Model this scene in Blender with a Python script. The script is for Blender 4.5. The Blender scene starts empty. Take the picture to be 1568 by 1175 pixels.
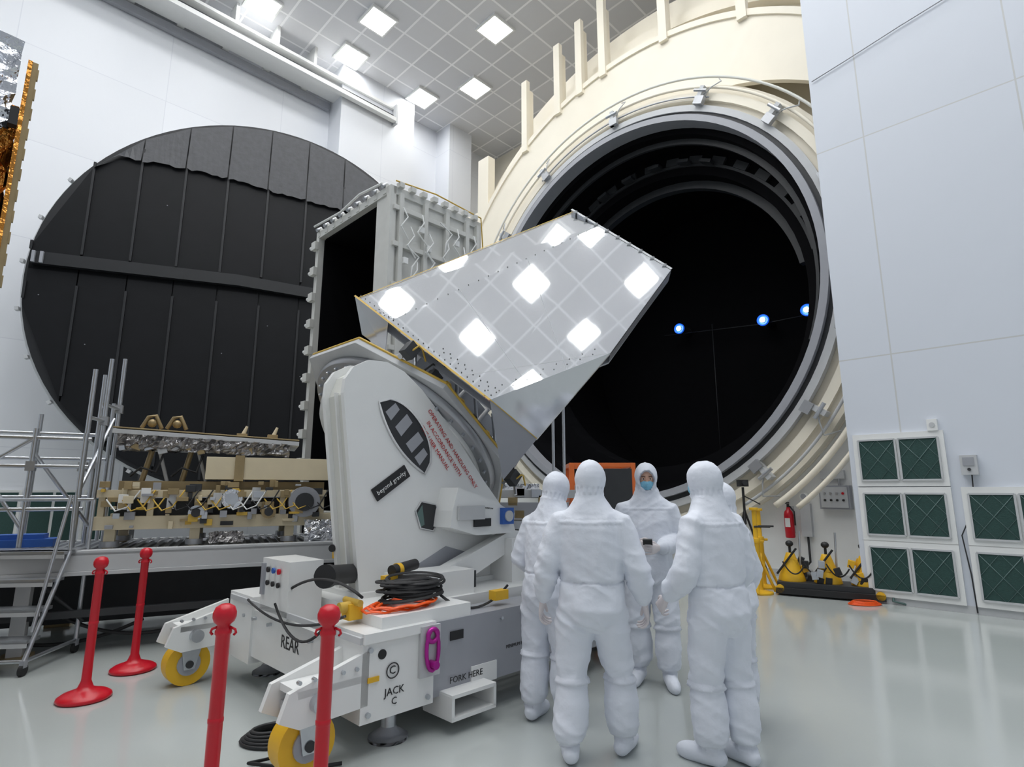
import bpy, bmesh, math, random
from mathutils import Vector, Matrix, noise
random.seed(4)
sc=bpy.context.scene
try:
    sc.view_settings.view_transform='Standard'
    sc.view_settings.look='None'
except Exception: pass
pi=math.pi
R45=Matrix.Rotation(math.radians(45),4,'Z')

# ------------------------------------------------------------ materials
def mat(name,col,rough=.5,metal=0.,var=0.,vscale=6.,bump=0.,bscale=20.,emit=None,estr=0.,spec=.5,rvar=0.,coord='Object',bdist=.02,coat=0.):
    m=bpy.data.materials.new(name); m.use_nodes=True
    nt=m.node_tree; b=nt.nodes['Principled BSDF']
    b.inputs['Base Color'].default_value=(*col,1); b.inputs['Roughness'].default_value=rough
    b.inputs['Metallic'].default_value=metal
    b.inputs['Specular IOR Level'].default_value=spec
    if coat: b.inputs['Coat Weight'].default_value=coat
    tc=nt.nodes.new('ShaderNodeTexCoord')
    n=nt.nodes.new('ShaderNodeTexNoise'); n.inputs['Scale'].default_value=vscale; n.inputs['Detail'].default_value=4
    nt.links.new(tc.outputs[coord],n.inputs['Vector'])
    v=max(var,.015)
    mx=nt.nodes.new('ShaderNodeMix'); mx.data_type='RGBA'
    mx.inputs['A'].default_value=(*[c*(1-v) for c in col],1); mx.inputs['B'].default_value=(*[min(1,c*(1+v)) for c in col],1)
    nt.links.new(n.outputs['Fac'],mx.inputs['Factor']); nt.links.new(mx.outputs['Result'],b.inputs['Base Color'])
    if rvar:
        mr=nt.nodes.new('ShaderNodeMapRange'); mr.inputs['To Min'].default_value=max(0,rough-rvar); mr.inputs['To Max'].default_value=rough+rvar
        nt.links.new(n.outputs['Fac'],mr.inputs['Value']); nt.links.new(mr.outputs['Result'],b.inputs['Roughness'])
    if bump:
        n2=nt.nodes.new('ShaderNodeTexNoise'); n2.inputs['Scale'].default_value=bscale; n2.inputs['Detail'].default_value=3
        nt.links.new(tc.outputs[coord],n2.inputs['Vector'])
        bp=nt.nodes.new('ShaderNodeBump'); bp.inputs['Strength'].default_value=bump; bp.inputs['Distance'].default_value=bdist
        nt.links.new(n2.outputs['Fac'],bp.inputs['Height']); nt.links.new(bp.outputs['Normal'],b.inputs['Normal'])
    if emit:
        b.inputs['Emission Color'].default_value=(*emit,1); b.inputs['Emission Strength'].default_value=estr
    return m

def wall_mat(name,col,sx,sz,axis,line=(.62,.63,.66)):
    m=mat(name,col,.45,var=.03,vscale=.5)
    nt=m.node_tree; b=nt.nodes['Principled BSDF']
    tc=nt.nodes.new('ShaderNodeTexCoord'); sp=nt.nodes.new('ShaderNodeSeparateXYZ'); nt.links.new(tc.outputs['Object'],sp.inputs[0])
    cb=nt.nodes.new('ShaderNodeCombineXYZ')
    nt.links.new(sp.outputs['X' if axis=='XZ' else 'Y'],cb.inputs['X']); nt.links.new(sp.outputs['Z'],cb.inputs['Y'])
    br=nt.nodes.new('ShaderNodeTexBrick'); br.offset=0; br.squash=1
    br.inputs['Scale'].default_value=1; br.inputs['Mortar Size'].default_value=.012; br.inputs['Brick Width'].default_value=sx; br.inputs['Row Height'].default_value=sz
    br.inputs['Color1'].default_value=(*col,1); br.inputs['Color2'].default_value=(*[c*.975 for c in col],1); br.inputs['Mortar'].default_value=(*line,1)
    br.inputs['Mortar Smooth'].default_value=.3
    nt.links.new(cb.outputs[0],br.inputs['Vector']); nt.links.new(br.outputs['Color'],b.inputs['Base Color'])
    return m

M={}
M['wallL']=wall_mat('painted_wall_panel_a',(.78,.80,.84),3.4,2.6,'XZ',(.68,.70,.75))
M['wallR']=wall_mat('painted_wall_panel_b',(.68,.715,.78),1.85,3.6,'YZ',(.58,.59,.59))
M['white']=mat('white_enamel',(.82,.825,.81),.28,var=.03)
M['offwhite']=mat('offwhite_paint',(.70,.70,.65),.4,var=.04)
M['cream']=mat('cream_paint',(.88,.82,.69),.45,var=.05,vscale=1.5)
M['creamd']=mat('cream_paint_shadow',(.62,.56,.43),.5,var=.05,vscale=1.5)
M['black']=mat('matte_black',(.003,.003,.004),.8,var=.3,spec=.1)
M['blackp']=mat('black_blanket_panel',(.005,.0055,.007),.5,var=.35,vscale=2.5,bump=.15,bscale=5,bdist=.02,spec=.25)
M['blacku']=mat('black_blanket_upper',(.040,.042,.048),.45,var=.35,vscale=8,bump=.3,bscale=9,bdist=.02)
M['seamb']=mat('black_panel_seam',(.010,.011,.013),.5,var=.2)
M['dark']=mat('dark_grey',(.03,.032,.035),.5,var=.2)
M['rub']=mat('black_rubber',(.015,.015,.016),.55,var=.2)
M['grey']=mat('grey_metal',(.42,.43,.45),.38,metal=.6,var=.1)
M['greyp']=mat('grey_paint',(.34,.35,.38),.4,var=.06)
M['lgrey']=mat('light_grey_paint',(.54,.55,.56),.42,var=.06)
M['encl']=mat('enclosure_anodised_panel',(.60,.60,.57),.42,var=.08)
M['steel']=mat('galvanised_steel',(.55,.57,.60),.32,metal=.85,var=.12,vscale=14)
M['red']=mat('red_plastic',(.58,.006,.02),.28,var=.05)
M['redtxt']=mat('red_lettering',(.50,.015,.015),.5)
M['yellow']=mat('yellow_wheel',(.80,.46,.02),.45,var=.08)
M['tape']=mat('yellow_tape',(.62,.40,.06),.5,var=.15)
M['orange']=mat('orange_hose',(.85,.10,.01),.4)
M['orangep']=mat('orange_paint',(.75,.16,.03),.4,var=.08)
M['pink']=mat('magenta_anodised',(.45,.02,.30),.3,metal=.5)
M['gold']=mat('gold_foil',(.62,.26,.05),.25,metal=.85,var=.4,vscale=9,bump=1.,bscale=11,bdist=.08)
M['foil']=mat('silver_foil',(.72,.73,.76),.18,metal=1.,var=.1,vscale=10,bump=.9,bscale=9,bdist=.06)
M['foild']=mat('dull_grey_foil',(.34,.33,.33),.30,metal=.9,var=.5,vscale=12,bump=.9,bscale=14,bdist=.05)
M['bronze']=mat('bronze_frame',(.36,.27,.14),.4,metal=.5,var=.25)
M['creambeam']=mat('cream_gse_paint',(.68,.59,.41),.45,var=.08)
M['vent']=mat('green_filter_mesh',(.018,.060,.052),.55,var=.3,vscale=40,bump=.3,bscale=80)
M['ventx']=mat('green_grey_bar',(.11,.18,.17),.4)
M['blue']=mat('blue_cover',(.03,.12,.45),.5,var=.2)
M['glass']=mat('window_glass',(.25,.38,.48),.12,var=.1)
M['skin']=mat('skin',(.60,.36,.26),.5,var=.08,vscale=20)
M['mask']=mat('face_mask_blue',(.22,.52,.70),.7,bump=.3,bscale=60)
M['glove']=mat('latex_glove',(.72,.66,.66),.5,var=.05)
M['suit']=mat('cleanroom_suit_fabric',(.76,.79,.86),.58,var=.05,vscale=5,bump=.35,bscale=11,bdist=.02)
M['eyew']=mat('eye_white',(.8,.8,.8),.2)
M['iris']=mat('eye_iris',(.03,.02,.015),.2)
M['hair']=mat('eyebrow_hair',(.06,.035,.02),.7)
M['bluelamp']=mat('led_lens',(.6,.8,1),.3,emit=(.45,.75,1),estr=10)
M['bluehalo']=mat('led_blue_halo',(.02,.1,.5),.3,emit=(.01,.11,.75),estr=.9)  # blue halo around each LED, painted as a faintly glowing ring
M['lamp']=mat('light_diffuser',(1,1,1),.4,emit=(.985,.995,1),estr=28)
def silver_mat(name,col,r1,r2,fac,bs=.05):
    m=mat(name,col,r2,metal=1.,var=.02,vscale=1.3)
    nt=m.node_tree; b=nt.nodes['Principled BSDF']; out=nt.nodes['Material Output']
    tc=nt.nodes.new('ShaderNodeTexCoord'); n2=nt.nodes.new('ShaderNodeTexNoise'); n2.inputs['Scale'].default_value=.8; n2.inputs['Detail'].default_value=1
    nt.links.new(tc.outputs['Object'],n2.inputs['Vector'])
    bp=nt.nodes.new('ShaderNodeBump'); bp.inputs['Strength'].default_value=bs; bp.inputs['Distance'].default_value=.03; nt.links.new(n2.outputs['Fac'],bp.inputs['Height'])
    g=nt.nodes.new('ShaderNodeBsdfGlossy')
    g.inputs['Color'].default_value=(*col,1); g.inputs['Roughness'].default_value=r1; nt.links.new(bp.outputs['Normal'],g.inputs['Normal'])
    mx=nt.nodes.new('ShaderNodeMixShader'); mx.inputs[0].default_value=fac
    nt.links.new(b.outputs[0],mx.inputs[1]); nt.links.new(g.outputs[0],mx.inputs[2]); nt.links.new(mx.outputs[0],out.inputs['Surface'])
    return m
M['silver']=silver_mat('polished_silver_panel',(.86,.87,.89),.03,.30,.90)
M['silverb']=silver_mat('satin_silver_panel',(.68,.69,.72),.12,.4,.6)
M['floor']=mat('epoxy_floor',(.46,.49,.475),.12,var=.05,vscale=.7,rvar=.04,bump=.012,bscale=3,spec=.6)
m=mat('ceiling_filter_tiles',(.5,.5,.52),.7)
nt=m.node_tree; b=nt.nodes['Principled BSDF']; tc=nt.nodes.new('ShaderNodeTexCoord')
br=nt.nodes.new('ShaderNodeTexBrick'); br.offset=0; br.inputs['Scale'].default_value=1; br.inputs['Mortar Size'].default_value=.035
br.inputs['Brick Width'].default_value=1.03; br.inputs['Row Height'].default_value=1.03
br.inputs['Color1'].default_value=(.62,.625,.65,1); br.inputs['Color2'].default_value=(.70,.705,.73,1); br.inputs['Mortar'].default_value=(.94,.94,.96,1)
nt.links.new(tc.outputs['Object'],br.inputs['Vector']); nt.links.new(br.outputs['Color'],b.inputs['Base Color']); M['ceil']=m

# ------------------------------------------------------------ text cache
TXT={}
def mktext(txt,size):
    cu=bpy.data.curves.new('t','FONT'); cu.body=txt; cu.size=size; cu.extrude=.001; cu.align_x='CENTER'; cu.align_y='CENTER'; cu.resolution_u=2
    ob=bpy.data.objects.new('t',cu); sc.collection.objects.link(ob)
    dg=bpy.context.evaluated_depsgraph_get(); me=ob.evaluated_get(dg).to_mesh()
    TXT[(txt,size)]=([v.co.copy() for v in me.vertices],[tuple(p.vertices) for p in me.polygons])
    bpy.data.objects.remove(ob); bpy.data.curves.remove(cu)
for t_,z_ in (('C',.07),('JACK',.065),('C',.06),('FORK HERE',.06),('MINIMUM FORK LENGTH',.035),('REAR',.13),('beyond gravity',.055),('OPERATING AND HANDLING ONLY',.056),('IN ACCORDANCE WITH',.056),('THE USER MANUAL',.056),('INSPECTION WINDOW',.022)): mktext(t_,z_)

# ------------------------------------------------------------ mesh builder
class MB:
    def __init__(s,name,Mx=None):
        s.name=name; s.M=Mx or Matrix(); s.V=[]; s.F=[]; s.I=[]; s.S=[]; s.mats=[]
    def mi(s,k):
        m=M[k]
        if m not in s.mats: s.mats.append(m)
        return s.mats.index(m)
    def add(s,vs,fs,k,smooth=False):
        i=s.mi(k); o=len(s.V); Mx=s.M
        s.V.extend([tuple(Mx@Vector(v)) for v in vs])
        for f in fs: s.F.append(tuple(j+o for j in f)); s.I.append(i); s.S.append(smooth)
    def box(s,c,d,k,rot=None,taper=1.):
        c=Vector(c); R=rot or Matrix.Identity(3); vs=[]
        for z in (-1,1):
            t=taper if z>0 else 1
            for x,y in ((-1,-1),(1,-1),(1,1),(-1,1)):
                vs.append(c+R@Vector((x*d[0]/2*t,y*d[1]/2*t,z*d[2]/2)))
        s.add(vs,[(3,2,1,0),(4,5,6,7),(0,1,5,4),(1,2,6,5),(2,3,7,6),(3,0,4,7)],k)
    def bx(s,a,b,k):
        s.box([(a[i]+b[i])/2 for i in range(3)],[abs(b[i]-a[i]) for i in range(3)],k)
    def cyl(s,a,b,r,k,r2=None,n=20,cap=True):
        a=Vector(a);b=Vector(b); r2=r if r2 is None else r2
        d=(b-a).normalized(); u=d.orthogonal().normalized(); v=d.cross(u)
        vs=[]
        for p,rr in((a,r),(b,r2)):
            for i in range(n):
                t=2*pi*i/n; vs.append(p+u*rr*math.cos(t)+v*rr*math.sin(t))
        s.add(vs,[(i,(i+1)%n,n+(i+1)%n,n+i) for i in range(n)],k,True)
        if cap:
            s.add(vs[:n],[tuple(range(n))[::-1]],k); s.add(vs[n:],[tuple(range(n))],k)
    def tube(s,pts,r,k,n=8,closed=False):
        pts=[Vector(p) for p in pts]; N=len(pts); vs=[];u=None
        for i,p in enumerate(pts):
            if closed: d=pts[(i+1)%N]-pts[i-1]
            else: d=pts[min(i+1,N-1)]-pts[max(i-1,0)]
            d.normalize()
            if u is None: u=d.orthogonal().normalized()
            u=(u-d*u.dot(d)).normalized(); v=d.cross(u)
            for j in range(n):
                t=2*pi*j/n; vs.append(p+(u*math.cos(t)+v*math.sin(t))*r)
        fs=[]
        for i in range(N if closed else N-1):
            a=i*n;b2=((i+1)%N)*n
            for j in range(n): fs.append((a+j,a+(j+1)%n,b2+(j+1)%n,b2+j))
        if not closed: fs+= [tuple(range(n))[::-1],tuple(range((N-1)*n,N*n))]
        s.add(vs,fs,k,True)
    def lathe(s,c,prof,k,n=32,axis=None):
        c=Vector(c); d=Vector(axis or (0,0,1)).normalized(); u=d.orthogonal().normalized(); v=d.cross(u)
        vs=[]
        for r,h in prof:
            for i in range(n):
                t=2*pi*i/n; vs.append(c+d*h+(u*math.cos(t)+v*math.sin(t))*max(r,1e-4))
        fs=[]
        for q in range(len(prof)-1):
            for i in range(n): fs.append((q*n+i,q*n+(i+1)%n,(q+1)*n+(i+1)%n,(q+1)*n+i))
        s.add(vs,fs,k,True)
    def prism(s,pts,off,k):
        pts=[Vector(p) for p in pts]; off=Vector(off); n=len(pts)
        vs=pts+[p+off for p in pts]
        s.add(vs,[tuple(range(n)),tuple(range(n,2*n))[::-1]]+[(i,(i+1)%n,n+(i+1)%n,n+i)[::-1] for i in range(n)],k)
    def ell(s,c,r,k,n=16,R=None):
        c=Vector(c);vs=[];m=n//2; R=R or Matrix.Identity(3)
        for i in range(m+1):
            ph=pi*i/m
            for j in range(n):
                t=2*pi*j/n; vs.append(c+R@Vector((r[0]*math.sin(ph)*math.cos(t),r[1]*math.sin(ph)*math.sin(t),r[2]*math.cos(ph))))
        s.add(vs,[(i*n+j,(i+1)*n+j,(i+1)*n+(j+1)%n,i*n+(j+1)%n) for i in range(m) for j in range(n)],k,True)
    def crumple(s,o,ux,uz,nx,nz,am,k):
        o=Vector(o);ux=Vector(ux);uz=Vector(uz);nv=ux.cross(uz).normalized(); vs=[];fs=[]
        for i in range(nz+1):
            for j in range(nx+1): vs.append(o+ux*(j/nx)+uz*(i/nz)+nv*random.uniform(-am,am)+ux.normalized()*random.uniform(-am,am)*.3)
        for i in range(nz):
            for j in range(nx): q=i*(nx+1)+j; fs+=[(q,q+1,q+nx+2),(q,q+nx+2,q+nx+1)]
        s.add(vs,fs,k)
    def text(s,txt,o,xd,yd,size,k):
        V,F=TXT[(txt,size)]
        x=Vector(xd).normalized();y=Vector(yd).normalized();z=x.cross(y);o=Vector(o)
        s.add([o+x*v.x+y*v.y+z*(v.z+.002) for v in V],F,k)
    def finish(s,bevel=0.):
        me=bpy.data.meshes.new(s.name); me.from_pydata(s.V,[],s.F)
        for m in s.mats: me.materials.append(m)
        me.polygons.foreach_set('material_index',s.I); me.polygons.foreach_set('use_smooth',s.S); me.update()
        bm=bmesh.new(); bm.from_mesh(me)
        bmesh.ops.recalc_face_normals(bm,faces=bm.faces); bm.to_mesh(me); bm.free()
        ob=bpy.data.objects.new(s.name,me); sc.collection.objects.link(ob)
        if bevel:
            bv=ob.modifiers.new('bevel','BEVEL'); bv.width=bevel; bv.segments=2; bv.limit_method='ANGLE'; bv.angle_limit=math.radians(50)
        return ob
def rotm(ax,deg): return Matrix.Rotation(math.radians(deg),3,ax)
def room_finish(b,**k):
    ob=b.finish(**k); ob.matrix_world=R45; return ob
def hang(a,c,sag,n=14): 
    a=Vector(a);c=Vector(c); return [a.lerp(c,i/n)-Vector((0,0,sag*4*(i/n)*(1-i/n))) for i in range(n+1)]

# ------------------------------------------------------------ people
def loftring(vs,fs,rings):
    n=len(rings[0]); base=len(vs)
    for r in rings: vs.extend(r)
    for i in range(len(rings)-1):
        for j in range(n):
            fs.append((base+i*n+j,base+i*n+(j+1)%n,base+(i+1)*n+(j+1)%n,base+(i+1)*n+j))
    fs.append(tuple(base+j for j in range(n))[::-1]); fs.append(tuple(base+(len(rings)-1)*n+j for j in range(n)))
def limb(vs,fs,pts,rad,n=14,ref=None,flat=1.):
    pts=[Vector(p) for p in pts]; rings=[]; u=None
    P_=[pts[0]-(pts[1]-pts[0]).normalized()*rad[0]*.6]+pts+[pts[-1]+(pts[-1]-pts[-2]).normalized()*rad[-1]*.6]
    Rd=[rad[0]*.5]+list(rad)+[rad[-1]*.5]
    for i,p in enumerate(P_):
        d_=(P_[min(i+1,len(P_)-1)]-P_[max(0,i-1)]).normalized()
        if u is None: u=(Vector(ref) if ref is not None else d_.orthogonal())
        u=(u-d_*u.dot(d_)).normalized(); v=d_.cross(u)
        rings.append([p+(u*math.cos(2*pi*j/n)+v*flat*math.sin(2*pi*j/n))*Rd[i] for j in range(n)])
    loftring(vs,fs,rings)
def ellv(vs,fs,c,r,R=None,n=16):
    c=Vector(c); R=R or Matrix.Identity(3); rings=[]
    for i in range(1,10):
        ph=pi*i/10
        rings.append([c+R@Vector((r[0]*math.sin(ph)*math.cos(2*pi*j/n),r[1]*math.sin(ph)*math.sin(2*pi*j/n),-r[2]*math.cos(ph))) for j in range(n)])
    loftring(vs,fs,rings)
def remesh(vs,fs,vox,smooth=5):
    me=bpy.data.meshes.new('tmp'); me.from_pydata([tuple(v) for v in vs],[],fs); me.update()
    bm=bmesh.new(); bm.from_mesh(me); 
    bmesh.ops.recalc_face_normals(bm,faces=bm.faces); bm.to_mesh(me); bm.free()
    ob=bpy.data.objects.new('tmp',me); sc.collection.objects.link(ob)
    md=ob.modifiers.new('r','REMESH'); md.mode='VOXEL'; md.voxel_size=vox; md.use_smooth_shade=True
    sm=ob.modifiers.new('s','SMOOTH'); sm.factor=.5; sm.iterations=smooth
    dg=bpy.context.evaluated_depsgraph_get(); out=bpy.data.meshes.new_from_object(ob.evaluated_get(dg))
    bpy.data.objects.remove(ob); return out
def hand(wrist,ydir,thumb,palm,curl=1.):
    Y=Vector(ydir).normalized(); X=Vector(thumb); X=(X-Y*X.dot(Y)).normalized(); Z=Vector(palm); Z=(Z-Y*Z.dot(Y)-X*Z.dot(X)).normalized()
    W_=Vector(wrist); q=lambda a_,b_,c_:W_+Y*a_+X*b_+Z*c_
    vs=[];fs=[]; rings=[]
    for a_,rx,rz in((-.03,.024,.02),(0,.027,.02),(.03,.034,.019),(.06,.041,.017),(.09,.041,.013),(.1,.034,.008)):
        rings.append([q(a_,rx*math.cos(2*pi*j/14),rz*math.sin(2*pi*j/14)) for j in range(14)])
    loftring(vs,fs,rings)
    for b_,ln,r in((.033,.072,.0090),(.011,.082,.0092),(-.011,.076,.0088),(-.032,.058,.008)):
        p=q(.085,b_,0); pts=[p]; ang=.25*curl
        for k_,seg in enumerate((.02,.42,.32,.26)):
            L_=.02 if k_==0 else ln*seg
            p=p+(Y*math.cos(ang)+Z*math.sin(ang))*L_+X*b_*.06; pts.append(p); ang+=.5*curl
        limb(vs,fs,pts,[r*1.08,r*1.05,r,r*.95,r*.82],8)
    p=q(.02,.025,.004); limb(vs,fs,[p,p+Y*.025+X*.022+Z*.008,p+Y*.052+X*.03+Z*.02,p+Y*.074+X*.028+Z*.03],[.014,.0125,.011,.009],8)
    return remesh(vs,fs,.0034,2)

PEOPLE=[]
def person(name,x,y,yaw,H,arms,feet,head=(0,0),lean=0.,hands=True,face=True,seed=0,held=None,wide=1.):
    k=H/1.80; T_=Matrix.Translation((x,y,0))@Matrix.Rotation(math.radians(yaw),4,'Z')@Matrix.Scale(k,4)
    vs=[];fs=[]
    ln=lambda z: lean*max(0,z-.95)
    tor=[(.74,.09,.09,0),(.80,.180,.150,0),(.88,.214,.172,-.010),(.97,.208,.162,-.004),(1.04,.196,.150,.003),(1.10,.208,.158,.005),(1.20,.218,.162,.003),(1.29,.226,.160,0),(1.37,.222,.148,-.005),(1.43,.198,.128,-.008),(1.48,.145,.108,-.005),(1.53,.088,.09,0),(1.60,.070,.075,.01)]
    loftring(vs,fs,[[Vector((rx*wide*math.cos(2*pi*j/24),yo+ln(z)+ry*math.sin(2*pi*j/24),z)) for j in range(24)] for z,rx,ry,yo in tor])
    hb={}
    for sd,sx in(('R',1),('L',-1)):
        fx,fy,fa=feet[sd]; hip=Vector((sx*.10,0,.87)); ank=Vector((fx,fy-.02,.11)); knee=hip.lerp(ank,.5)+Vector((sx*.012,.035,.0))
        limb(vs,fs,[hip,hip.lerp(knee,.35),hip.lerp(knee,.7),knee,knee.lerp(ank,.18),knee.lerp(ank,.45),knee.lerp(ank,.75),ank],[.122,.118,.107,.096,.086,.098,.090,.064],18)
        fd=Vector((-math.sin(math.radians(fa)),math.cos(math.radians(fa)),0))
        a0=Vector((fx,fy,0))
        limb(vs,fs,[a0-fd*.065+Vector((0,0,.055)),a0+Vector((0,0,.062)),a0+fd*.07+Vector((0,0,.052)),a0+fd*.15+Vector((0,0,.042)),a0+fd*.20+Vector((0,0,.036))],[.050,.058,.054,.052,.038],14)
        limb(vs,fs,[ank,a0+Vector((0,0,.06))],[.064,.058],12)
        sh=Vector((sx*.182*wide,ln(1.42),1.392)); el,wr=[Vector(v) for v in arms[sd]]
        el=Vector((el.x*1.,el.y+ln(1.2),el.z)); wr=Vector((wr.x,wr.y+ln(1.1),wr.z))
        limb(vs,fs,[sh+Vector((-sx*.06,0,.02)),sh,sh.lerp(el,.3),sh.lerp(el,.65),el,el.lerp(wr,.3),el.lerp(wr,.65),el.lerp(wr,.9),wr],[.075,.086,.084,.078,.073,.074,.068,.052,.034],16)
        hb[sd]=(el,wr,sh)
    HT=Matrix.Translation((0,ln(1.55)+.012,1.56))@Matrix.Rotation(math.radians(head[0]),4,'Z')@Matrix.Rotation(math.radians(-head[1]),4,'X')
    R3=HT.to_3x3()
    ellv(vs,fs,HT@Vector((0,.008,.125)),(.100,.122,.126),R3,20); ellv(vs,fs,HT@Vector((0,.035,.06)),(.082,.088,.09),R3,16)
    loftring(vs,fs,[[Vector((rx*math.cos(2*pi*j/20),ln(z)+yo+ry*math.sin(2*pi*j/20),z)) for j in range(20)] for z,rx,ry,yo in((1.41,.19,.135,0),(1.46,.165,.125,0),(1.52,.118,.11,.005),(1.57,.094,.10,.01),(1.65,.088,.095,.012))])
    me=remesh(vs,fs,.0095,6)
    Hi=HT.inverted()
    co=[v.co.copy() for v in me.vertices]; no=[v.normal.copy() for v in me.vertices]; out=[]
    fwd=R3@Vector((0,1,0))
    for p,n_ in zip(co,no):
        q=p+Vector((seed*3.1,seed*1.7,0))
        h=Hi@p; dsp=0.
        if h.z>.02 and p.z>1.5:
            if face and h.y>.03 and (h.x/.062)**2+((h.z-.105)/.085)**2<1: 
                r=p-fwd*.035; out+= [r.x,r.y,r.z]; continue
            f=1-2*abs(noise.noise(Vector((q.x*10,q.y*10,q.z*14))))
            dsp=.004*noise.noise(q*11)+.0018*f
            if abs(h.x)<.006 and h.y<.05: dsp+=.003
            if h.z<.06: dsp+=.005*math.sin(math.atan2(h.x,h.y)*16)-.004
        else:
            amp=.45
            for kz,sg in((.5,.10),(.17,.07),(1.04,.06),(.80,.07)):
                amp+=1.1*math.exp(-((p.z-kz)/sg)**2)
            for sd in 'LR':
                amp+=1.4*math.exp(-((p-hb[sd][0]).length/.10)**2)+.7*math.exp(-((p-hb[sd][2]).length/.12)**2)
            f1=noise.noise(Vector((q.x*8,q.y*8,q.z*2.0))); f4=noise.noise(Vector((q.x*3.2+9,q.y*3.2,q.z*3.2)))
            f2=1-2.6*abs(noise.noise(Vector((q.x*5+q.z*5,q.y*5-q.z*4,q.z*9+q.x*6))))
            f3=1-2.4*abs(noise.noise(Vector((q.x*11-q.z*9,q.y*11+q.z*4,q.z*17))))
            f5=1-3.0*abs(noise.noise(Vector((q.x*9,q.y*9,q.z*3.5))))
            dsp=.012*f1+.012*f4+.0035*f5+amp*(.0066*f2+.0022*f3)
            if p.z<.10: dsp*=.3
            if .12<p.z<.45 and abs(p.x)<.4: dsp+=.008
            if .440<p.z<.462 and abs(p.x)<.4: dsp+=.012
            if .105<p.z<.13: dsp-=.008
            if abs(p.z-1.04)<.009 and abs(p.x)<.23: dsp-=.008
            if 1.395<p.z<1.415 and abs(p.x)<.2: dsp+=.005
            for sd in 'LR':
                if (p-hb[sd][1]).length<.075: dsp*=.4
        r=p+n_*dsp; out+=[r.x,r.y,r.z if r.z>.003 else 0.0]
    me.vertices.foreach_set('co',out)
    me.materials.clear(); me.materials.append(M['suit'])
    n_=len(me.polygons); me.polygons.foreach_set('use_smooth',[True]*n_); me.polygons.foreach_set('material_index',[0]*n_)
    me.transform(T_); me.update()
    P_=[('cleanroom_suit',me)]
    if hands:
        for sd,sx in(('R',1),('L',-1)):
            el,wr,_=hb[sd]; yd=(wr-el).normalized()
            if wr.y-el.y>.15: th=(0,.1,1); pl=(-sx,0,0)
            else: th=(0,1,0); pl=(-sx,0,0)
            hm=hand(wr+yd*.012,yd,th,pl,1. if wr.y-el.y<.15 else 1.3)
            hm.materials.clear(); hm.materials.append(M['glove'])
            n_=len(hm.polygons); hm.polygons.foreach_set('use_smooth',[True]*n_); hm.polygons.foreach_set('material_index',[0]*n_)
            hm.transform(T_); P_.append(('hand_'+('right' if sx>0 else 'left'),hm))
    PEOPLE.append((name,P_,T_,HT,face,held))
def link_people():
    for name,P_,T_,HT,face,held in PEOPLE:
        root=bpy.data.objects.new(name,None); sc.collection.objects.link(root)
        for nm,me in P_:
            o=bpy.data.objects.new(nm,me); sc.collection.objects.link(o); o.parent=root
        if face:
            f=MB('face_and_mask',T_@HT)
            f.ell((0,.028,.105),(.068,.080,.098),'skin',24)
            f.ell((0,.112,.085),(.013,.018,.024),'skin',12)
            for sx in(-1,1):
                f.ell((sx*.029,.094,.118),(.013,.010,.008),'eyew',12); f.ell((sx*.029,.1025,.118),(.0055,.003,.006),'iris',10)
                f.tube([(sx*.014,.106,.136),(sx*.03,.105,.142),(sx*.045,.094,.136)],.0035,'hair',6)
                f.tube([(sx*.017,.103,.123),(sx*.029,.1055,.127),(sx*.042,.097,.122)],.0028,'skin',6)
                f.tube([(sx*.05,.09,.06),(sx*.064,.05,.07),(sx*.068,.01,.09)],.002,'mask',6)
            vv=[];ff=[];nx,nz=12,8
            for i in range(nz+1):
                tz=i/nz; z=.022+tz*.078
                for j in range(nx+1):
                    u_=-1+2*j/nx; wd=.052+.006*math.sin(tz*pi); xx=u_*wd
                    yy=.118+.012*math.sin(tz*pi)-.052*u_*u_-.012*(1-tz)+(.010*math.exp(-(u_/.3)**2)*tz)+.0015*math.sin(tz*18)
                    vv.append((xx,yy,z))
            for i in range(nz):
                for j in range(nx): qd=i*(nx+1)+j; ff.append((qd,qd+1,qd+nx+2,qd+nx+1))
            f.add(vv,ff,'mask',True)
            f.tube([(.064*math.cos(t*pi/16),.072+.012*abs(math.sin(t*pi/16)),.105+.087*math.sin(t*pi/16)) for t in range(32)],.006,'suit',8,True)
            o=f.finish(); o.parent=root
        if held:
            f=MB('held_phone',T_); f.box(held,(.075,.012,.14),'rub',rotm('X',-50)); o=f.finish(); o.parent=root
hang_arms={'R':((.285,-.03,1.12),(.325,.05,.90)),'L':((-.285,-.03,1.12),(-.325,.05,.90))}
front_arms={'R':((.28,-.02,1.13),(.09,.25,1.12)),'L':((-.28,-.02,1.13),(-.09,.25,1.10))}
person('cleanroom_technician',.26,4.38,-38,1.74,{'R':((.26,.02,1.13),(.12,.25,1.08)),'L':((-.27,.0,1.12),(-.14,.22,1.02))},{'R':(.12,.04,-8),'L':(-.11,-.03,10)},head=(-10,14),lean=.13,seed=1,wide=.95)
person('cleanroom_technician',.51,3.80,-10,1.79,hang_arms,{'R':(.17,.10,-18),'L':(-.15,-.06,8)},head=(-14,6),seed=2)
person('cleanroom_technician',1.21,5.22,166,1.84,front_arms,{'R':(.12,.02,-12),'L':(-.13,.10,10)},head=(6,10),seed=3,held=(0,.34,1.13))
person('cleanroom_technician',1.28,3.72,32,1.78,{'R':((.27,-.01,1.13),(.27,.13,.91)),'L':((-.28,.0,1.13),(-.26,.18,.95))},{'R':(.10,-.05,-6),'L':(-.09,.05,12)},head=(14,4),lean=.03,seed=4)
person('cleanroom_technician',1.57,4.29,40,1.65,hang_arms,{'R':(.12,0,-8),'L':(-.10,.03,10)},head=(10,5),seed=5)
link_people()

CH=16.8; WL=18.0; SB=16.6; SR=9.87; WR=2.55
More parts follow.
